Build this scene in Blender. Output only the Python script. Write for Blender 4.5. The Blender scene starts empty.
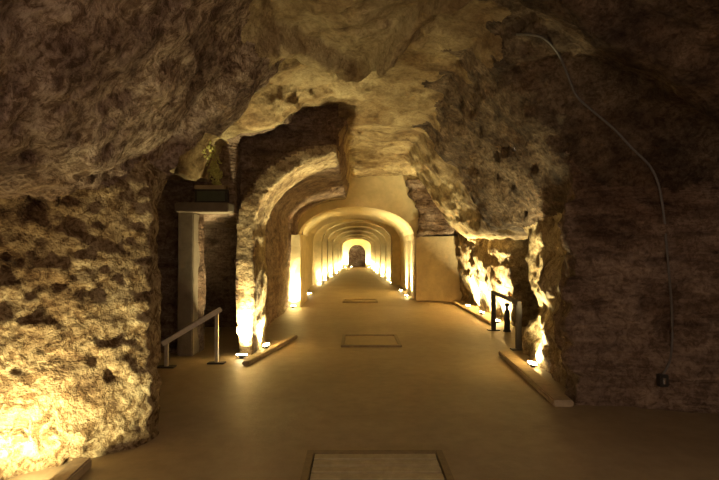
import bpy, bmesh, math, random
import numpy as np
from mathutils import Vector, Matrix
from mathutils.bvhtree import BVHTree

random.seed(7)
SC = bpy.context.scene
COL = SC.collection
F = 520.0
EYE = 1.6
PI = math.pi

# ------------------------------------------------------------------ materials
def nodes_of(name):
    m = bpy.data.materials.new(name)
    m.use_nodes = True
    nt = m.node_tree
    nt.nodes.clear()
    out = nt.nodes.new('ShaderNodeOutputMaterial')
    b = nt.nodes.new('ShaderNodeBsdfPrincipled')
    nt.links.new(b.outputs[0], out.inputs[0])
    return m, nt, b

def ramp(nt, fac, stops):
    r = nt.nodes.new('ShaderNodeValToRGB')
    e = r.color_ramp.elements
    while len(e) > 1:
        e.remove(e[-1])
    e[0].position, e[0].color = stops[0][0], (*stops[0][1], 1)
    for p, c in stops[1:]:
        n = e.new(p); n.color = (*c, 1)
    nt.links.new(fac, r.inputs[0])
    return r.outputs[0]

def noise(nt, vec, scale, detail=6, rough=.6, dist=0.0):
    n = nt.nodes.new('ShaderNodeTexNoise')
    n.inputs['Scale'].default_value = scale
    n.inputs['Detail'].default_value = detail
    n.inputs['Roughness'].default_value = rough
    n.inputs['Distortion'].default_value = dist
    nt.links.new(vec, n.inputs['Vector'])
    return n.outputs[0]

def mapped(nt, scale=(1, 1, 1)):
    tc = nt.nodes.new('ShaderNodeTexCoord')
    mp = nt.nodes.new('ShaderNodeMapping')
    mp.inputs['Scale'].default_value = scale
    nt.links.new(tc.outputs['Object'], mp.inputs['Vector'])
    return mp.outputs[0]

def mixc(nt, fac, a, b, mode='MIX'):
    m = nt.nodes.new('ShaderNodeMix'); m.data_type = 'RGBA'; m.blend_type = mode
    if isinstance(fac, float): m.inputs[0].default_value = fac
    else: nt.links.new(fac, m.inputs[0])
    for s, v in ((6, a), (7, b)):
        if isinstance(v, tuple): m.inputs[s].default_value = (*v, 1)
        else: nt.links.new(v, m.inputs[s])
    return m.outputs[2]

def math_n(nt, op, a, b=None):
    m = nt.nodes.new('ShaderNodeMath'); m.operation = op
    for i, v in enumerate((a, b)):
        if v is None: continue
        if isinstance(v, (int, float)): m.inputs[i].default_value = v
        else: nt.links.new(v, m.inputs[i])
    return m.outputs[0]

def rock_mat(name, light, mid, dark, pit=.35, bump=.6, strata=4.0, fine=30.0, mottle=.6):
    m, nt, b = nodes_of(name)
    v = mapped(nt)
    vs = mapped(nt, (1, 1, strata))
    big = noise(nt, v, .9, 4, .6, .6)
    medium = noise(nt, vs, 2.2, 7, .65, .4)
    small = noise(nt, v, fine, 6, .7)
    base = ramp(nt, medium, [(.30, dark), (.46, mid), (.62, light)])
    mott = ramp(nt, noise(nt, v, 11.0, 5, .75, .8), [(.42, (.34, .27, .21)), (.50, (.80, .76, .72)), (.57, (1, 1, 1))])
    base = mixc(nt, mottle, base, mixc(nt, 1.0, base, mott, 'MULTIPLY'))
    stain = ramp(nt, big, [(.36, (.50, .42, .36)), (.58, (1, 1, 1))])
    c = mixc(nt, 1.0, base, stain, 'MULTIPLY')
    speck = ramp(nt, small, [(.34, (.55, .48, .42)), (.55, (1, 1, 1))])
    c = mixc(nt, pit * 2 if pit < .5 else 1.0, c, mixc(nt, 1.0, c, speck, 'MULTIPLY'))
    at = nt.nodes.new('ShaderNodeAttribute'); at.attribute_name = 'brown'  # painted shade mask, filled in on the ceiling only
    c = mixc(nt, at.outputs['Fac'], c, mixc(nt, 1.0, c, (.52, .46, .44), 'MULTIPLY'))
    nt.links.new(c, b.inputs['Base Color'])
    b.inputs['Roughness'].default_value = .9
    b.inputs['Specular IOR Level'].default_value = .15
    vo = nt.nodes.new('ShaderNodeTexVoronoi')
    vo.inputs['Scale'].default_value = 9.0
    nt.links.new(vs, vo.inputs['Vector'])
    h = math_n(nt, 'ADD', math_n(nt, 'MULTIPLY', small, .5), math_n(nt, 'MULTIPLY', medium, 1.2))
    h = math_n(nt, 'ADD', h, math_n(nt, 'MULTIPLY', vo.outputs['Distance'], -.35))
    bp = nt.nodes.new('ShaderNodeBump')
    bp.inputs['Strength'].default_value = bump
    bp.inputs['Distance'].default_value = .12
    nt.links.new(h, bp.inputs['Height'])
    nt.links.new(bp.outputs[0], b.inputs['Normal'])
    return m

def plain(name, col, rough=.6, metal=0.0, var=.25, scale=8.0, bump=.1, dist=.01):
    m, nt, b = nodes_of(name)
    v = mapped(nt)
    n = noise(nt, v, scale, 6, .6)
    lo = tuple(x * (1 - var) for x in col); hi = tuple(min(1, x * (1 + var)) for x in col)
    nt.links.new(ramp(nt, n, [(.3, lo), (.7, hi)]), b.inputs['Base Color'])
    b.inputs['Roughness'].default_value = rough
    b.inputs['Metallic'].default_value = metal
    bp = nt.nodes.new('ShaderNodeBump')
    bp.inputs['Strength'].default_value = bump; bp.inputs['Distance'].default_value = dist
    nt.links.new(noise(nt, v, scale * 4, 4, .6), bp.inputs['Height'])
    nt.links.new(bp.outputs[0], b.inputs['Normal'])
    return m

def glow(name, col, strength):
    m, nt, b = nodes_of(name)
    b.inputs['Base Color'].default_value = (*col, 1)
    b.inputs['Emission Color'].default_value = (*col, 1)
    b.inputs['Emission Strength'].default_value = strength
    return m

WARM = (1.0, .87, .47)
ROCK = rock_mat('limestone_rock', (.62, .50, .29), (.46, .35, .19), (.16, .10, .055), .4, .9, 1.2)
PITTED = rock_mat('pitted_limestone', (.66, .54, .31), (.48, .36, .19), (.13, .08, .04), .5, 1.0, 1.3, 26, 1.0)
DARKROCK = rock_mat('brown_rock', (.36, .26, .18), (.25, .175, .12), (.12, .08, .055), .35, .7, 3.5)  # also laid on arch face, soffit and hollow as painted shade
CEILROCK = rock_mat('ceiling_limestone', (.56, .45, .24), (.44, .33, .165), (.17, .11, .055), .3, .7, 1.0, 30, .35)
OVERHANG = rock_mat('overhang_rock', (.62, .49, .34), (.38, .28, .20), (.17, .115, .085), .5, 1.0, 1.2, 20, .9)
SHADED_HAUNCH = rock_mat('shaded_haunch_rock', (.29, .21, .13), (.15, .105, .065), (.07, .05, .033), .5, 1.0, 1.6, 24)  # colour lowered so the bulge overhead looks less lit
PLASTER = plain('smoothed_stone', (.58, .46, .24), .85, 0, .16, 3.0, .25, .03)
BLOCKM = plain('block_stone', (.32, .235, .12), .9, 0, .2, 5.0, .3, .03)
METAL = plain('steel_tube', (.55, .46, .32), .45, .15, .15, 20)
RAILWOOD = plain('brown_rail', (.08, .058, .036), .6, 0, .2, 20)
DARKMETAL = plain('dark_painted_metal', (.035, .028, .02), .5, .3, .3, 20)
KERB = plain('kerb_concrete', (.36, .27, .16), .8, 0, .2, 12, .2)
CABLEM = plain('grey_conduit', (.11, .09, .07), .5, 0, .15, 20)
LENS = glow('lamp_lens', (1.0, .86, .5), 30.0)

# floor concrete with broad worn patches
FLOORM, nt, b = nodes_of('worn_concrete')
v = mapped(nt)
n1 = noise(nt, v, .8, 5, .6, .5); n2 = noise(nt, v, 6, 6, .65)
c1 = ramp(nt, n1, [(.3, (.28, .205, .115)), (.7, (.37, .28, .158))])
c2 = ramp(nt, n2, [(.35, (.82, .80, .78)), (.65, (1, 1, 1))])
nt.links.new(mixc(nt, 1.0, c1, c2, 'MULTIPLY'), b.inputs['Base Color'])
b.inputs['Roughness'].default_value = .55
b.inputs['Specular IOR Level'].default_value = .4
bp = nt.nodes.new('ShaderNodeBump'); bp.inputs['Strength'].default_value = .25; bp.inputs['Distance'].default_value = .02
nt.links.new(noise(nt, v, 14, 5, .6), bp.inputs['Height']); nt.links.new(bp.outputs[0], b.inputs['Normal'])

# ------------------------------------------------------------------ object helpers
def link(name, me, mat, parent=None):
    o = bpy.data.objects.new(name, me)
    if mat is not None and not me.materials:
        me.materials.append(mat)
    COL.objects.link(o)
    if parent is not None: o.parent = parent
    return o

def obj(name, bm, mat, parent=None, smooth=False, bevel=0.0):
    if bevel:
        bmesh.ops.bevel(bm, geom=list(bm.edges), offset=bevel, segments=2, affect='EDGES', clamp_overlap=True)
    bmesh.ops.recalc_face_normals(bm, faces=bm.faces)
    me = bpy.data.meshes.new(name); bm.to_mesh(me); bm.free()
    if smooth:
        for p in me.polygons: p.use_smooth = True
    return link(name, me, mat, parent)

def tag(o, label=None, cat=None, group=None, kind=None):
    if label: o['label'] = label
    if cat: o['category'] = cat
    if group: o['group'] = group
    if kind: o['kind'] = kind
    return o

def thing(name, label, cat, loc, rotz=0.0, group=None):
    o = bpy.data.objects.new(name, None); COL.objects.link(o)
    o.empty_display_size = .1
    o.location = loc; o.rotation_euler = (0, 0, rotz)
    return tag(o, label, cat, group)

def box(bm, x0, x1, y0, y1, z0, z1, mat=None):
    vs = [bm.verts.new((x, y, z)) for z in (z0, z1) for y in (y0, y1) for x in (x0, x1)]
    for f in ((0, 2, 3, 1), (4, 5, 7, 6), (0, 1, 5, 4), (2, 6, 7, 3), (0, 4, 6, 2), (1, 3, 7, 5)):
        bm.faces.new([vs[i] for i in f])
    if mat is not None:
        for q in vs: q.co = mat @ q.co
    return vs

def tube(bm, pts, r, seg=10, caps=True):
    pts = [Vector(p) for p in pts]
    rings = []
    up = Vector((0, 0, 1))
    for i, p in enumerate(pts):
        d = (pts[min(i + 1, len(pts) - 1)] - pts[max(i - 1, 0)]).normalized()
        a = d.cross(up)
        if a.length < 1e-3: a = d.cross(Vector((0, 1, 0)))
        a.normalize(); bb = d.cross(a).normalized()
        rings.append([bm.verts.new(p + r * (math.cos(2 * PI * k / seg) * a + math.sin(2 * PI * k / seg) * bb)) for k in range(seg)])
    for i in range(len(rings) - 1):
        for k in range(seg):
            bm.faces.new((rings[i][k], rings[i][(k + 1) % seg], rings[i + 1][(k + 1) % seg], rings[i + 1][k]))
    if caps:
        bm.faces.new(rings[0]); bm.faces.new(rings[-1])

def lathe(bm, prof, seg=20, c=(0, 0, 0)):
    rings = []
    for r, z in prof:
        rings.append([bm.verts.new((c[0] + r * math.cos(2 * PI * k / seg), c[1] + r * math.sin(2 * PI * k / seg), c[2] + z)) for k in range(seg)])
    for i in range(len(rings) - 1):
        for k in range(seg):
            bm.faces.new((rings[i][k], rings[i][(k + 1) % seg], rings[i + 1][(k + 1) % seg], rings[i + 1][k]))
    bm.faces.new(rings[0]); bm.faces.new(rings[-1])

# ------------------------------------------------------------------ rock volume
rng = np.random.default_rng(11)
TAB = rng.random((64, 64, 64), dtype=np.float32) * 2 - 1
def vnoise(x, y, z):
    xi, yi, zi = np.floor(x), np.floor(y), np.floor(z)
    fx, fy, fz = x - xi, y - yi, z - zi
    fx = fx * fx * fx * (fx * (fx * 6 - 15) + 10); fy = fy * fy * fy * (fy * (fy * 6 - 15) + 10); fz = fz * fz * fz * (fz * (fz * 6 - 15) + 10)
    xi = xi.astype(np.int32) & 63; yi = yi.astype(np.int32) & 63; zi = zi.astype(np.int32) & 63
    x1, y1, z1 = (xi + 1) & 63, (yi + 1) & 63, (zi + 1) & 63
    a = TAB[xi, yi, zi] * (1 - fx) + TAB[x1, yi, zi] * fx
    bb = TAB[xi, y1, zi] * (1 - fx) + TAB[x1, y1, zi] * fx
    c = TAB[xi, yi, z1] * (1 - fx) + TAB[x1, yi, z1] * fx
    d = TAB[xi, y1, z1] * (1 - fx) + TAB[x1, y1, z1] * fx
    return (a * (1 - fy) + bb * fy) * (1 - fz) + (c * (1 - fy) + d * fy) * fz

def sstep(a, bb, x):
    t = np.clip((x - a) / (bb - a), 0, 1)
    return t * t * (3 - 2 * t)

def poly_in(X, Y, P):
    """signed distance in plan, positive inside the polygon"""
    d = np.full(X.shape, 1e9, np.float32); s = np.ones(X.shape, bool)
    n = len(P)
    for i in range(n):
        ax, ay = P[i]; bx, by = P[(i + 1) % n]
        ex, ey = bx - ax, by - ay
        wx, wy = X - ax, Y - ay
        t = np.clip((wx * ex + wy * ey) / (ex * ex + ey * ey), 0, 1)
        d = np.minimum(d, (wx - ex * t) ** 2 + (wy - ey * t) ** 2)
        c1 = (ay <= Y) & (by > Y) & (ex * wy > ey * wx)
        c2 = (ay > Y) & (by <= Y) & (ex * wy < ey * wx)
        s ^= (c1 | c2)
    d = np.sqrt(d)
    return np.where(s, -d, d)

LEFT_NEAR = [(-7, -3), (-2.9, -3), (-2.75, 2.0), (-2.62, 3.55), (-2.25, 3.92), (-1.73, 4.38), (-1.8, 4.75), (-2.5, 5.1), (-7, 5.3)]
RIGHT_NEAR = [(2.17, 5.4), (3.2, 5.25), (3.78, 5.1), (3.75, 4.6), (3.9, -3), (8, -3), (8, 8.2), (2.62, 8.2), (2.58, 7.3), (2.48, 6.3)]
RIGHT_FAR = [(3.28, 11.0), (3.36, 13.0), (3.45, 18.5), (8, 18.5), (8, 10.8)]

def smax(a, bb, k):
    h = np.clip(.5 + .5 * (a - bb) / k, 0, 1)
    return bb * (1 - h) + a * h + k * h * (1 - h)

def rock_parts(X, Y, Z):
    """three solids, positive inside rock: ceiling, left side, right side"""
    # ceiling height
    thr = 5.9 - 1.3 * np.clip(-X, 0, .9) - 2.3 * np.clip(X, 0, .9)
    base = 3.56 + .22 * sstep(thr + .02, thr - .1, Y) * (1 - .6 * sstep(thr - .3, thr - 1.6, Y)) + .36 * sstep(thr + .1, thr + .9, Y) + .12 * sstep(9, 12, Y)
    rec = sstep(5.5, 6.8, Y)
    hl = np.maximum(0, -.75 - X) * (1.4 - .95 * rec) + rec * np.maximum(0, -2.12 - X) * 2.2
    rs = .5 + 1.05 * sstep(4.9, 5.6, Y)
    hr = np.maximum(0, X - 1.25) * rs * sstep(14.2, 13.0, Y)
    lo_l = 1.98 + np.clip(.42 * (X + 2.25), 0, .2) + .68 * sstep(4.5, 5.4, Y + .25 * (X + 1.7))
    Hl = np.maximum(base - hl, lo_l + .05)
    # rock arch over the left of the way, and the soffit behind it
    ax = np.where(Y < 9.2, 1.54, 2.0)
    el = np.clip(1 - ((X + .08) / ax) ** 2, 0, 1)
    arch = 1.95 + np.where(Y < 9.2, 1.18, 1.42) * np.sqrt(el)
    Ha = np.where(X < -.36, arch, arch + (X + .36) * 4.0)
    wa = sstep(8.35, 8.75, Y)
    Hl = Hl * (1 - wa) + np.minimum(np.maximum(Ha, 1.9), base) * wa
    Hr = np.maximum(base - hr, np.where(Y < 8.4, 1.98, 1.98))
    H = np.where(X < 0.2, Hl, Hr)
    ceil = (Z - H) * .75
    # left side
    L = poly_in(X, Y, LEFT_NEAR)
    back = np.minimum(Y - 8.2, -1.9 - X)
    door = np.maximum.reduce([np.abs(X + 2.2) - .27, Z - 2.18, 7.9 - Y, Y - 10.6])
    L = np.maximum(L, back)
    L = np.maximum(L, -4.3 - X)
    # ring of the rock arch, standing a little proud of the wall over it
    e = np.sqrt(((X + .08) / 1.51) ** 2 + (np.maximum(Z - 1.95, 0) / 1.16) ** 2)
    ring = np.minimum.reduce([(e - 1) * 1.2, (1.19 - e) * 1.2, Y - 8.05, 9.15 - Y, -.3 - X])
    over = np.minimum.reduce([(e - 1) * 1.2, Y - 8.5, 9.15 - Y, -.3 - X])
    far = np.minimum(-2.12 - X, Y - 8.9)
    room = np.maximum.reduce([np.abs(X + 3.1) - 1.17, Z - 2.12, 8.55 - Y, Y - 11.0])
    hole = np.minimum(door, room)
    ceil = np.minimum(ceil, hole)
    L = np.minimum(np.maximum.reduce([L, ring, over, far]), hole)
    # right side
    R = np.maximum(poly_in(X, Y, RIGHT_NEAR), poly_in(X, Y, RIGHT_FAR))
    und = .22 * sstep(.2, 1.7, Z) * sstep(10.5, 11.5, Y)
    R = R + und
    R = np.maximum(R, X - 6.3)
    # rock closing the chamber round the vault's front
    end = np.minimum(Y - 17.9, np.maximum(X - 2.3, np.maximum(-2.45 - X, Z - 3.5)))
    jag = .12 * vnoise(Y * 3, Z * 3.5, X)
    hollow = np.minimum.reduce([Y - 16.72, X - 1.72 - jag - .25 * (3.4 - Z), Z - 2.15])
    return ceil, L, np.maximum.reduce([R, end, hollow])

def rock_noise(X, Y, Z, big, fine):
    n = big * .13 * vnoise(X * .9 + 3, Y * .9, Z * 1.1 + 9)
    n += big * .075 * vnoise(X * 2.1, Y * 2.1 + 5, Z * 2.6)
    m = vnoise(X * 4.7, Y * 4.7, Z * 6.0 + 7)
    n += .042 * (.1 + .9 * big) * m
    m2 = vnoise(X * 8.5 + 1, Y * 8.5, Z * 11)
    n += fine * .030 * m2
    n += (.6 + .3 * (1 - big)) * .030 * vnoise(X * 15, Y * 15, Z * 17 + 2)
    # broken beds
    q = vnoise(X * .6, Y * .6, Z * 5 + 20)
    n += .028 * np.maximum(.1, -.35 + 1.35 * big) * np.sign(q) * np.minimum(1, np.abs(q) * 5)
    return n

def rock_field(X, Y, Z):
    c, L, R = rock_parts(X, Y, Z)
    s = smax(smax(c, L, .08), R, .08)
    near = np.abs(s) < .6
    n = np.zeros_like(s)
    x, y, z = X[near], Y[near], Z[near]
    pitted = (y < 5) * (x < -1.5) * sstep(2.25, 2.0, z)
    big = 1 - .85 * pitted
    fine = 1 - .35 * pitted * sstep(.0, .3, z)
    calm = 1 - .3 * sstep(10.3, 10.8, y) * (x > 2) * (z < 2.2) - .78 * sstep(7.5, 7.9, y) * sstep(.1, -.3, x) * sstep(3.5, 3.2, z) - .3 * (sstep(2.2, 2.5, z) * sstep(7.5, 6.5, y))
    n[near] = rock_noise(x, y, z, big, fine) * calm
    amp = 1.0 - .35 * sstep(5, 8, Y) * (c > np.maximum(L, R)) * sstep(-.3, .2, X) * sstep(1.6, 1.1, X)
    return s + n * amp

def surface_nets(x0, x1, y0, y1, z0, z1, h):
    xs = np.arange(x0, x1 + h * .5, h, dtype=np.float32)
    ys = np.arange(y0, y1 + h * .5, h, dtype=np.float32)
    zs = np.arange(z0, z1 + h * .5, h, dtype=np.float32)
    S = np.empty((len(xs), len(ys), len(zs)), np.float32)
    for a in range(0, len(xs), 40):
        X, Y, Z = np.meshgrid(xs[a:a + 40], ys, zs, indexing='ij')
        S[a:a + 40] = rock_field(X, Y, Z)
    P = S > 0
    cnt = np.zeros((len(xs) - 1, len(ys) - 1, len(zs) - 1), np.int8)
    offs = [(i, j, k) for i in (0, 1) for j in (0, 1) for k in (0, 1)]
    nx, ny, nz = cnt.shape
    for i, j, k in offs:
        cnt += P[i:i + nx, j:j + ny, k:k + nz]
    I, J, K = np.nonzero((cnt > 0) & (cnt < 8))
    vid = np.full(cnt.shape, -1, np.int32); vid[I, J, K] = np.arange(len(I))
    val = {o: S[I + o[0], J + o[1], K + o[2]] for o in offs}
    acc = np.zeros((len(I), 3), np.float32); num = np.zeros(len(I), np.float32)
    for o in offs:
        for ax in range(3):
            if o[ax]: continue
            o2 = tuple(o[d] + (d == ax) for d in range(3))
            a, bb = val[o], val[o2]
            cr = (a > 0) != (bb > 0)
            t = np.where(cr, a / np.where(cr, a - bb, 1), 0)
            for d in range(3):
                acc[:, d] += np.where(cr, o[d] + (t if d == ax else 0), 0)
            num += cr
    V = acc / num[:, None] + np.stack([I, J, K], 1)
    V = V * h + np.array([x0, y0, z0], np.float32)
    Q = []
    for ax in range(3):
        b1, b2 = (ax + 1) % 3, (ax + 2) % 3
        sl0 = [slice(None)] * 3; sl1 = [slice(None)] * 3
        sl0[ax] = slice(0, -1); sl1[ax] = slice(1, None)
        a, bb = P[tuple(sl0)], P[tuple(sl1)]
        E = np.argwhere(a != bb)
        ok = (E[:, b1] > 0) & (E[:, b2] > 0) & (E[:, b1] < P.shape[b1] - 1) & (E[:, b2] < P.shape[b2] - 1)
        E = E[ok]
        fl = a[E[:, 0], E[:, 1], E[:, 2]]
        c = []
        for d1, d2 in ((1, 1), (0, 1), (0, 0), (1, 0)):
            e = E.copy(); e[:, b1] -= d1; e[:, b2] -= d2
            c.append(vid[e[:, 0], e[:, 1], e[:, 2]])
        q = np.stack(c, 1)
        q[~fl] = q[~fl][:, ::-1]
        Q.append(q)
    Q = np.concatenate(Q); Q = Q[(Q >= 0).all(1)]
    return V, Q

def np_mesh(name, V, Q):
    used, inv = np.unique(Q, return_inverse=True)
    V2 = V[used]; Q2 = inv.reshape(Q.shape)
    me = bpy.data.meshes.new(name)
    me.vertices.add(len(V2)); me.vertices.foreach_set('co', V2.astype(np.float32).ravel())
    me.loops.add(Q2.size); me.loops.foreach_set('vertex_index', Q2.astype(np.int32).ravel())
    me.polygons.add(len(Q2)); me.polygons.foreach_set('loop_start', np.arange(0, Q2.size, 4, dtype=np.int32))
    me.update(calc_edges=True); me.validate()
    me.polygons.foreach_set('use_smooth', np.ones(len(me.polygons), bool)); me.update()
    return me

# joined field, near part finer than the far part
Va, Qa = surface_nets(-4.6, 4.6, .3, 6.6, -.12, 4.15, .026)
Vb, Qb = surface_nets(-4.6, 6.6, 6.54, 18.3, -.12, 4.6, .045)
V = np.concatenate([Va, Vb]); Q = np.concatenate([Qa, Qb + len(Va)])
C = V[Q].mean(1)
c, L, R = rock_parts(C[:, 0], C[:, 1], C[:, 2])
reg = np.where((c > L) & (c > R), 0, np.where(L > R, 1, 2))
is_arch = (reg != 2) & (C[:, 1] > 7.9) & (C[:, 1] < 9.25) & (C[:, 0] < -.3) & (C[:, 2] < 3.7) & (C[:, 0] > -2.0)
reg[is_arch] = 3
e3 = np.sqrt(((C[:, 0] + .08) / 1.54) ** 2 + (np.maximum(C[:, 2] - 1.95, 0) / 1.16) ** 2)
reg[(reg == 0) & (C[:, 0] < -.25) & (C[:, 1] >= 9.1) & (C[:, 1] < 16.5) & (C[:, 2] < 3.75)] = 4  # soffit behind the arch: its shade is put in with dark rock
reg[is_arch & (e3 > 1.15) & (C[:, 1] < 9.2)] = 4  # wall over the arch ring coloured dark, as if the lamps missed it
reg[(reg == 0) & (C[:, 0] < -.3) & (C[:, 1] > 8.2) & (C[:, 1] < 8.9) & (e3 > 1.15)] = 4
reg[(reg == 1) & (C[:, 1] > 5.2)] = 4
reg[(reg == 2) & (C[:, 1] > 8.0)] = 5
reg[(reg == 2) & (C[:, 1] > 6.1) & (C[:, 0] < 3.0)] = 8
edge = .3 * vnoise(C[:, 1] * 2.2, C[:, 2] * 2.2, C[:, 0]) + .12 * vnoise(C[:, 1] * 7, C[:, 2] * 7, C[:, 0] * 7)
reg[(C[:, 1] > 16.4) & (C[:, 0] > 1.4) & (C[:, 2] > 2.0) & (C[:, 2] < 3.9)] = 2  # rock above the block coloured dark to paint a shaded hollow
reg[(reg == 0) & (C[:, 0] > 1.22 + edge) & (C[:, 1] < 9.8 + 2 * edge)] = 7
reg[(reg == 0) & (C[:, 0] < -.85 + edge) & (C[:, 1] < 6.0)] = 6
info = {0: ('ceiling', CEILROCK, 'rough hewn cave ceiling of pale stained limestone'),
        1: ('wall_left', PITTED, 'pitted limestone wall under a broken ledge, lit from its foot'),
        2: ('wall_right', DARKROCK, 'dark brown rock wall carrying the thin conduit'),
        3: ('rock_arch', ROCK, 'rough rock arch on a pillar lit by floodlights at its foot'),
        4: ('wall_left_recess', DARKROCK, 'dark rock of the side recess behind the sloping handrail, with shade-painted arch face and soffit'),
        7: ('wall_right_overhang', SHADED_HAUNCH, 'rock bulging out overhead toward the conduit, shade painted in'),
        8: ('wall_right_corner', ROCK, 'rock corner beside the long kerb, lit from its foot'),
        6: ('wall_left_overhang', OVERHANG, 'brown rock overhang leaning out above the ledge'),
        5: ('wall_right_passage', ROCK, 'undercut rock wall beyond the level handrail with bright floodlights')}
ROCKS = {}
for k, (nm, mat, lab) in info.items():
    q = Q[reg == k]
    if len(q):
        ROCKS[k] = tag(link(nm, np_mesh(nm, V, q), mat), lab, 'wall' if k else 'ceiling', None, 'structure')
# ceiling colour painted darker toward the conduit side, as shade leading to the bulge
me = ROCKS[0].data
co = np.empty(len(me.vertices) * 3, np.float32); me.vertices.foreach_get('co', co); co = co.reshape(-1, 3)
shade_mask = sstep(.75, 1.45, co[:, 0] + .35 * vnoise(co[:, 0] * 3, co[:, 1] * 3, co[:, 2] * 3)) * sstep(11.5, 9.5, co[:, 1])
me.attributes.new('brown', 'FLOAT', 'POINT').data.foreach_set('value', shade_mask.astype(np.float32))
tris = np.concatenate([Q[:, [0, 1, 2]], Q[:, [0, 2, 3]]])
BVH = BVHTree.FromPolygons([tuple(map(float, p)) for p in V], [tuple(map(int, t)) for t in tris])

# ------------------------------------------------------------------ floor
bm = bmesh.new()
box(bm, -4.6, 6.6, -.5, 52, -.15, 0)
tag(obj('floor', bm, FLOORM), 'smooth brown concrete floor running down the tunnel', 'floor', None, 'structure')

# ------------------------------------------------------------------ vaulted tunnel (smooth)
CX = -.02
def section(w, top, spring=2.0, n=20, cx=CX):
    pts = [(cx - w, -.05), (cx - w, spring)]
    for i in range(1, n):
        a = PI - PI * i / n
        pts.append((cx + w * math.cos(a), spring + (top - spring) * math.sin(a) ** .9))
    pts += [(cx + w, spring), (cx + w, -.05)]
    return pts

RIBS = [(24.6, 25.3), (28.0, 28.7), (32.0, 32.7), (37.2, 37.9), (42.0, 42.7), (46.4, 47.1)]
RIBW = [1.66, 1.60, 1.48, 1.34, 1.30, 1.28]
RIBT = [3.02, 2.96, 2.88, 2.80, 2.74, 2.70]
prof = []   # (y, half width, top)
y = 17.0
prof.append((17.0, 1.92, 3.06))
for i, (a, bb) in enumerate(RIBS):
    w, t = RIBW[i], RIBT[i]
    if i == 0: prof.append((a, 2.05, 3.14))
    else: prof.append((a, w + .34, t + .17))
    prof += [(a + .01, w, t), (bb, w, t), (bb + .01, RIBW[min(i + 1, 5)] + .34, RIBT[min(i + 1, 5)] + .17)]
prof.append((50.0, 1.62, 2.87))
bm = bmesh.new()
prev = None
jr = random.Random(3)
ysteps = []
for i in range(len(prof) - 1):
    (ya, wa, ta), (yb, wb, tb) = prof[i], prof[i + 1]
    n = max(1, int((yb - ya) / .45))
    for k in range(n):
        f = k / n
        ysteps.append((ya + (yb - ya) * f, wa + (wb - wa) * f, ta + (tb - ta) * f))
ysteps.append(prof[-1])
for (yy, w, t) in ysteps:
    r = [bm.verts.new((px + jr.uniform(-.012, .012), yy, pz + jr.uniform(-.012, .012))) for px, pz in section(w, t)]
    if prev:
        for k in range(len(r) - 1):
            bm.faces.new((prev[k], prev[k + 1], r[k + 1], r[k]))
    prev = r
tag(obj('wall_vault', bm, PLASTER), 'long barrel vault with stone ribs lit from below', 'vault', None, 'structure')

# front wall above and beside the vault's mouth, with the thickness of the arch
def arch_wall(name, yf, yb, x0, x1, ztop, w, top, mat, lab, spring=2.0):
    bm = bmesh.new()
    sec = section(w, top, spring)
    n = len(sec)
    outer = []
    for (px, pz) in sec:
        if pz <= spring + 1e-4: outer.append((x0 if px < CX else x1, pz))
        else:
            a = math.atan2(pz - spring, px - CX)
            outer.append((CX + (x1 - CX if math.cos(a) > 0 else CX - x0) * max(-1, min(1, math.cos(a) * 1.35)), spring + (ztop - spring) * min(1, math.sin(a) * 1.6)))
    rows = []
    for yy in (yf, yb):
        rows.append(([bm.verts.new((p[0], yy, p[1])) for p in sec], [bm.verts.new((p[0], yy, p[1])) for p in outer]))
    (i0, o0), (i1, o1) = rows
    for k in range(n - 1):
        bm.faces.new((i0[k], i0[k + 1], o0[k + 1], o0[k]))
        bm.faces.new((i1[k], o1[k], o1[k + 1], i1[k + 1]))
        bm.faces.new((i0[k], i1[k], i1[k + 1], i0[k + 1]))
        bm.faces.new((o0[k], o0[k + 1], o1[k + 1], o1[k]))
    return tag(obj(name, bm, mat), lab, 'wall', None, 'structure')
arch_wall('wall_back', 17.0, 17.8, -2.5, 2.02, 4.5, 1.90, 3.05, PLASTER, 'smooth wall above the mouth of the vault')

# stone blocks at either side of the vault's mouth
def block(name, x0, x1, y0, y1, z1, lab, mat=BLOCKM):
    bm = bmesh.new(); box(bm, x0, x1, y0, y1, -.03, z1)
    bmesh.ops.subdivide_edges(bm, edges=list(bm.edges), cuts=5, use_grid_fill=True)
    for q in bm.verts:
        q.co += Vector((random.uniform(-1, 1), random.uniform(-1, 1), random.uniform(-1, 1))) * .012
    return tag(obj(name, bm, mat, bevel=0), lab, 'block', None, 'structure')
block('wall_block', 1.90, 3.6, 16.7, 17.85, 2.07, 'plain stone block wall beside the vault mouth under rock coloured as a shaded hollow')
block('wall_jamb', -2.6, -1.62, 14.9, 17.0, 2.07, 'low stone jamb before the vault mouth, bright at its foot', PLASTER)

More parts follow.
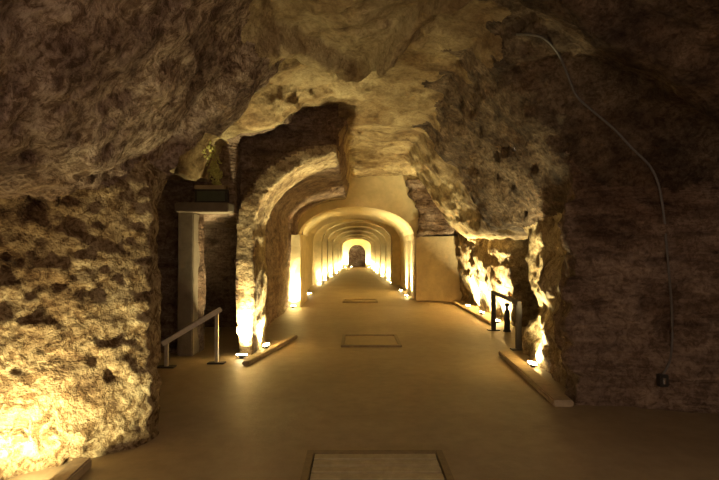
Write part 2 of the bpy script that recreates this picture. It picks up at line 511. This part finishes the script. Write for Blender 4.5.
# end of the tunnel: pale wall with a dark doorway and the way beyond it
def end_wall():
    bm = bmesh.new()
    hole = section(.82, 2.2, 1.35, 14, .0)
    outer = [(-2.3, -.05), (-2.3, 1.35)]
    for p in hole[2:-2]:
        a = math.atan2(p[1] - 1.35, p[0])
        outer.append((2.3 * max(-1, min(1, math.cos(a) * 1.4)), 1.35 + 2.2 * min(1, math.sin(a) * 1.5)))
    outer += [(2.3, 1.35), (2.3, -.05)]
    R_ = []
    for yy in (49.9, 50.3):
        R_.append(([bm.verts.new((p[0], yy, p[1])) for p in hole], [bm.verts.new((p[0], yy, p[1])) for p in outer]))
    (i0, o0), (i1, o1) = R_
    for k in range(len(hole) - 1):
        bm.faces.new((i0[k], i0[k + 1], o0[k + 1], o0[k]))
        bm.faces.new((i1[k], o1[k], o1[k + 1], i1[k + 1]))
        bm.faces.new((i0[k], i1[k], i1[k + 1], i0[k + 1]))
    tag(obj('wall_end', bm, PLASTER), 'pale wall closing the tunnel round a dark doorway', 'wall', None, 'structure')
    bm = bmesh.new()
    sec = section(1.0, 2.35, 1.4, 12, 0)
    a = [bm.verts.new((p[0], 50.3, p[1])) for p in sec]; bb = [bm.verts.new((p[0], 55, p[1])) for p in sec]
    for k in range(len(a) - 1): bm.faces.new((a[k], a[k + 1], bb[k + 1], bb[k]))
    bm.faces.new(bb)
    fl = [bm.verts.new(p) for p in ((-1.2, 50.2, 0), (1.2, 50.2, 0), (1.2, 55, 0), (-1.2, 55, 0))]; bm.faces.new(fl)
    tag(obj('wall_passage', bm, DARKROCK), 'dark brown passage beyond the far doorway', 'passage', None, 'structure')
end_wall()

# ------------------------------------------------------------------ doorway in the recess
JAMB = plain('door_stone', (.17, .125, .075), .9, 0, .2, 5.0, .3, .03)
bm = bmesh.new(); box(bm, -2.74, -2.50, 7.95, 8.3, 0, 2.19)
tag(obj('trim_1', bm, JAMB, bevel=.015), 'pale stone jamb of the doorway behind the sloping handrail', 'door jamb', None, 'structure')
bm = bmesh.new(); box(bm, -2.74, -1.93, 7.80, 8.3, 2.19, 2.33)
tag(obj('trim_2', bm, JAMB, bevel=.015), 'pale stone lintel over the dark doorway in the recess', 'lintel', None, 'structure')

sg = thing('sign_box', 'dark boxed sign with pale top rail resting on the stone lintel', 'sign', (-2.22, 7.95, 2.33))
bm = bmesh.new(); box(bm, -.25, .25, -.05, .05, 0, .21); obj('housing', bm, DARKMETAL, sg, bevel=.008)
bm = bmesh.new(); box(bm, -.21, .21, -.058, -.049, .03, .18); obj('face_panel', bm, plain('sign_face', (.06, .065, .035), .4, 0, .2, 10), sg)
bm = bmesh.new(); box(bm, -.25, .20, -.065, .05, .21, .27); obj('top_rail', bm, BLOCKM, sg, bevel=.006)

# ------------------------------------------------------------------ floor hatches
def hatch(label, x, y, w, d, slats, grp=None):
    t = thing('floor_grate' if slats else 'floor_hatch', label, 'floor grate' if slats else 'floor hatch', (x, y, 0))
    if slats:
        bm = bmesh.new(); box(bm, -w / 2 + .02, w / 2 - .02, -d / 2 + .02, d / 2 - .02, 0, .003)
        obj('pan', bm, DARKMETAL, t)
    fw = .055
    bm = bmesh.new()
    for (a, bb, c_, e) in ((-w / 2, -w / 2 + fw, -d / 2, d / 2), (w / 2 - fw, w / 2, -d / 2, d / 2), (-w / 2 + fw, w / 2 - fw, -d / 2, -d / 2 + fw), (-w / 2 + fw, w / 2 - fw, d / 2 - fw, d / 2)):
        box(bm, a, bb, c_, e, 0, .034)
    obj('frame', bm, plain('hatch_frame', (.20, .14, .07), .5, .4, .2, 20), t, bevel=.003)
    if slats:
        n = slats
        pitch = (d - 2 * fw) / n
        m = plain('grate_slat', (.40, .33, .19), .5, .2, .2, 14)
        for i in range(n):
            bm = bmesh.new()
            y0 = -d / 2 + fw + i * pitch
            box(bm, -w / 2 + fw + .01, w / 2 - fw - .01, y0 + .014, y0 + pitch - .014, .004, .030)
            obj('slat', bm, m, t, bevel=.003)
    else:
        bm = bmesh.new(); box(bm, -w / 2 + fw + .006, w / 2 - fw - .006, -d / 2 + fw + .006, d / 2 - fw - .006, .001, .016)
        obj('cover', bm, plain('hatch_cover', (.30, .21, .10), .5, .1, .15, 14), t, bevel=.003)
    return t
hatch('metal floor grate with wide slats set in the floor nearest the viewer', .14, 3.72, 1.06, .82, 6)
hatch('square metal hatch cover in the floor between the two handrails', .24, 9.25, 1.02, 1.15, 0)
hatch('thin distant hatch cover in the floor before the vault mouth', .1, 16.6, 1.1, .9, 0)

# ------------------------------------------------------------------ handrails
def handrail(label, p0, p1, h0, h1, mat, hw):
    t = thing('handrail', label, 'handrail', (p0[0], p0[1], 0))
    d = Vector((p1[0] - p0[0], p1[1] - p0[1], 0))
    a = Vector((0, 0, h0)); bb = Vector((d.x, d.y, h1))
    u = (bb - a).normalized()
    bm = bmesh.new()
    rot = u.to_track_quat('Y', 'Z').to_matrix().to_4x4(); rot.translation = a - u * .07
    box(bm, -.03, .03, 0, (bb - a).length + .14, -.035, .03, rot)
    obj('rail', bm, mat, t, bevel=.006)
    for q, h in ((Vector((0, 0, 0)), h0), (d, h1)):
        bm = bmesh.new(); box(bm, q.x - hw, q.x + hw, q.y - hw, q.y + hw, .012, h - .02)
        obj('post', bm, mat, t, bevel=.004)
        bm = bmesh.new(); box(bm, q.x - .12, q.x + .12, q.y - .07, q.y + .07, 0, .018)
        bp_ = obj('base_plate', bm, DARKMETAL, t, bevel=.004)
    return t
handrail('sloping metal handrail before the dark doorway of the recess', (-2.62, 7.2), (-2.0, 7.45), .36, .74, METAL, .024)
handrail('level metal handrail across the side passage with the black bollard', (2.62, 8.45), (2.75, 10.5), .76, .77, RAILWOOD, .042)

# bollard
bo = thing('bollard', 'short black bollard standing behind the level handrail', 'bollard', (2.98, 10.35, 0))
bm = bmesh.new(); lathe(bm, [(.075, 0), (.075, .03), (.06, .04), (.06, .40), (.045, .43)], 18, ); obj('body', bm, DARKMETAL, bo, True)
bm = bmesh.new(); lathe(bm, [(.028, .43), (.028, .50), (.05, .51), (.05, .55), (.03, .565)], 18); obj('cap', bm, DARKMETAL, bo, True)

# ------------------------------------------------------------------ kerbs in front of the lamps
def kerb(label, pts, w, h=.09):
    bm = bmesh.new()
    pts = [Vector((p[0], p[1], 0)) for p in pts]
    rows = []
    for i, p in enumerate(pts):
        d = (pts[min(i + 1, len(pts) - 1)] - pts[max(0, i - 1)]).normalized()
        nrm = Vector((-d.y, d.x, 0)) * (w / 2)
        rows.append([bm.verts.new(p + s * nrm + Vector((0, 0, z))) for s, z in ((-1, 0), (-1, h), (1, h), (1, 0))])
    for i in range(len(rows) - 1):
        for k in range(4):
            bm.faces.new((rows[i][k], rows[i][(k + 1) % 4], rows[i + 1][(k + 1) % 4], rows[i + 1][k]))
    bm.faces.new(rows[0]); bm.faces.new(rows[-1])
    return tag(obj('kerb', bm, KERB, bevel=.012), label, 'kerb', 'low kerbs hiding the floodlights')
kerb('low concrete kerb along the pitted wall under the broken ledge', [(-1.98, 2.9), (-1.99, 3.5), (-2.02, 3.88)], .13, .08)
kerb('low concrete kerb at the foot of the rock arch pillar', [(-1.56, 7.3), (-1.33, 8.5), (-1.14, 9.6)], .10, .06)
kerb('long low kerb along the dark wall with the conduit', [(2.12, 5.35), (2.19, 6.6), (2.27, 8.0)], .20, .07)
kerb('low kerb below the undercut rock past the level handrail', [(2.92, 11.2), (2.94, 13.0), (2.96, 16.0)], .12, .07)

# ------------------------------------------------------------------ floodlights
BODY = None
def floodlight(label, x, y, aim, power, spread=130, z=0.0, size=.12, col=WARM):
    t = thing('floodlight', label, 'floodlight', (x, y, z), 0, 'floodlights along the tunnel')
    d = Vector(aim).normalized()
    rot = d.to_track_quat('Z', 'Y').to_matrix().to_4x4()
    yaw = math.atan2(d.x, d.y)
    m = Matrix.Rotation(-yaw, 4, 'Z') @ Matrix.Rotation(-.15, 4, 'X'); m.translation = Vector((0, 0, .05))
    bm = bmesh.new()
    box(bm, -.075, .075, -.05, .05, -.03, -.004, m)
    obj('housing', bm, DARKMETAL, t, bevel=.004)
    bm = bmesh.new(); box(bm, -.03, .03, -.03, .03, 0, .03); obj('bracket', bm, DARKMETAL, t)
    bm = bmesh.new(); box(bm, -.068, .068, -.044, .044, -.004, .016, m)
    obj('lens', bm, LENS, t)
    ld = bpy.data.lights.new('flood', 'AREA'); ld.shape = 'RECTANGLE'; ld.size = size; ld.size_y = size * .66
    ld.energy = power; ld.color = col; ld.spread = math.radians(spread)
    lo = bpy.data.objects.new('flood', ld); COL.objects.link(lo); lo.parent = t
    m2 = rot @ Matrix.Rotation(PI, 4, 'X'); m2.translation = Vector((0, 0, .07)) + d * .045
    lo.matrix_local = m2
    return t

P = 110
floodlight('floodlight at the foot of the pitted wall under the ledge', -2.24, 3.34, (-.14, 1.1, 1), P * .13, 135)
floodlight('floodlight in front of the rock arch pillar on its outer side', -1.72, 7.80, (.06, .65, 1), P * .27, 105)
floodlight('floodlight on the inner side of the rock arch pillar', -1.50, 8.62, (-.5, .0, 1), P * .5, 125)
floodlight('floodlight behind the long kerb by the dark conduit wall', 2.42, 7.2, (.9, .0, 1), P * .6, 140)
floodlight('floodlight under the undercut rock closest to the black bollard', 3.13, 11.6, (.6, .0, 1), P * 1.0, 145)
floodlight('middle floodlight of the row under the undercut rock', 3.16, 13.2, (.6, .0, 1), P * .95, 145)
floodlight('floodlight under the undercut rock closest to the stone block', 3.16, 14.8, (.6, .0, 1), P * 1.0, 145)
floodlight('floodlight in front of the low stone jamb', -1.80, 14.70, (.0, .6, 1), P * .35, 90)
floodlight('floodlight on the vault floor just inside the jamb', -1.74, 19.0, (-.15, .1, 1), P * .05, 80)
floodlight('floodlight just inside the vault behind the stone block', 1.72, 18.2, (.45, .05, 1), P * .5, 110)
floodlight('second floodlight inside the vault behind the stone block', 1.72, 20.5, (.5, .05, 1), P * .35, 120)
names = ['first', 'second', 'third', 'fourth', 'fifth', 'last']
for i, (a, bb) in enumerate(RIBS):
    pw = P * (.065 + .009 * i)
    floodlight(f'floodlight before the {names[i]} vault rib on the jamb side', CX - RIBW[i] - .1, a - .13, (.02, .4, 1), pw, 60)
    if i > 0:
        floodlight(f'floodlight before the {names[i]} vault rib on the stone block side', CX + RIBW[i] + .1, a - .13, (-.02, .4, 1), pw, 60)
    else:
        floodlight(f'floodlight behind the {names[i]} vault rib on the stone block side', CX + 1.74, bb + .25, (.02, -.1, 1), pw * .3, 60)
floodlight('floodlight before the end wall on the jamb side', -1.1, 49.5, (.0, .35, 1), P * .5, 100)
floodlight('floodlight before the end wall on the stone block side', 1.15, 49.5, (.0, .35, 1), P * .35, 100)
floodlight('floodlight in the dark passage beyond the far doorway', -.55, 51.5, (-.5, .6, 1), P * .8, 150)

# ------------------------------------------------------------------ conduit on the dark wall
cam_o = Vector((0, 0, EYE))
def on_rock(px, py, off=.02):
    d = Vector(((px - 357) / F, 1, (251 - py) / F)).normalized()
    h = BVH.ray_cast(cam_o, d)
    return (h[0] - d * off) if h[0] is not None else None
path = [(518, 32), (540, 33), (553, 42), (563, 57), (572, 80), (579, 96), (597, 112), (618, 130), (634, 148), (650, 163), (659, 180), (664, 205), (667, 240), (670, 280), (672, 310), (672, 340), (669, 362), (662, 374)]
pts = [on_rock(*p) for p in path]
pts = [p for p in pts if p is not None]
sm = []
for i in range(len(pts) - 1):
    for k in range(4):
        f = k / 4
        p0, p1, p2, p3 = pts[max(0, i - 1)], pts[i], pts[i + 1], pts[min(len(pts) - 1, i + 2)]
        sm.append(.5 * ((2 * p1) + (p2 - p0) * f + (2 * p0 - 5 * p1 + 4 * p2 - p3) * f * f + (3 * p1 - p0 - 3 * p2 + p3) * f ** 3))
sm.append(pts[-1])
for it in range(2):
    sm = [sm[0]] + [(sm[i - 1] + sm[i] * 2 + sm[i + 1]) / 4 for i in range(1, len(sm) - 1)] + [sm[-1]]
bm = bmesh.new(); tube(bm, sm, .012, 8)
tag(obj('conduit', bm, CABLEM, smooth=True), 'thin grey conduit snaking down the dark rock wall', 'conduit')
e = pts[-1]
sk = thing('socket_box', 'small dark socket box at the lower end of the conduit', 'socket', (e.x, e.y, e.z - .06))
bm = bmesh.new(); box(bm, -.045, .045, -.03, .04, -.06, .06); obj('box_body', bm, DARKMETAL, sk, bevel=.006)
bm = bmesh.new(); box(bm, -.012, .012, -.038, -.029, -.03, .03); obj('latch', bm, plain('chrome', (.8, .78, .72), .2, 1, .05), sk, bevel=.003)

# ------------------------------------------------------------------ moss above the sign
MOSS = plain('lamp_moss', (.44, .41, .11), .8, 0, .35, 30, .3)
bm = bmesh.new(); mr = random.Random(5); top = None
for i in range(220):
    k = mr.random()
    q = on_rock(211 + 6 * k + mr.gauss(0, 4 - 2 * k), 146 + 40 * k + mr.gauss(0, 2), .0)
    if q is None or not 5.0 < q.y < 9.0: continue
    rr = mr.uniform(.012, .028)
    res = bmesh.ops.create_icosphere(bm, subdivisions=1, radius=rr)
    sc = Vector((mr.uniform(.7, 1.3), mr.uniform(.5, .8), mr.uniform(.7, 1.5)))
    for vv in res['verts']:
        vv.co = Vector((vv.co.x * sc.x, vv.co.y * sc.y, vv.co.z * sc.z)) * mr.uniform(.8, 1.2) + q
tag(obj('moss', bm, MOSS, smooth=True), 'yellow-green moss growing on the rock above the sign', 'moss', None, 'stuff')

# ------------------------------------------------------------------ light, camera, world
w = bpy.data.worlds.new('world'); SC.world = w; w.use_nodes = True
bg = w.node_tree.nodes['Background']; bg.inputs[0].default_value = (1.0, .74, .56, 1); bg.inputs[1].default_value = .46

cd = bpy.data.cameras.new('camera'); cam = bpy.data.objects.new('camera', cd); COL.objects.link(cam)
cd.sensor_width = 36; cd.lens = 36 * F / 719; cd.clip_start = .05; cd.clip_end = 200
cam.location = (0, 0, EYE)
cam.rotation_euler = (PI / 2 + math.atan(11 / F), 0, -math.atan(2.5 / F))
SC.camera = cam

SC.view_settings.view_transform = 'Standard'; SC.view_settings.look = 'None'
SC.view_settings.gamma = 1; SC.view_settings.use_curve_mapping = False
SC.view_settings.exposure = 1.5
SC.cycles.use_denoising = True
SC.cycles.max_bounces = 8; SC.cycles.diffuse_bounces = 5
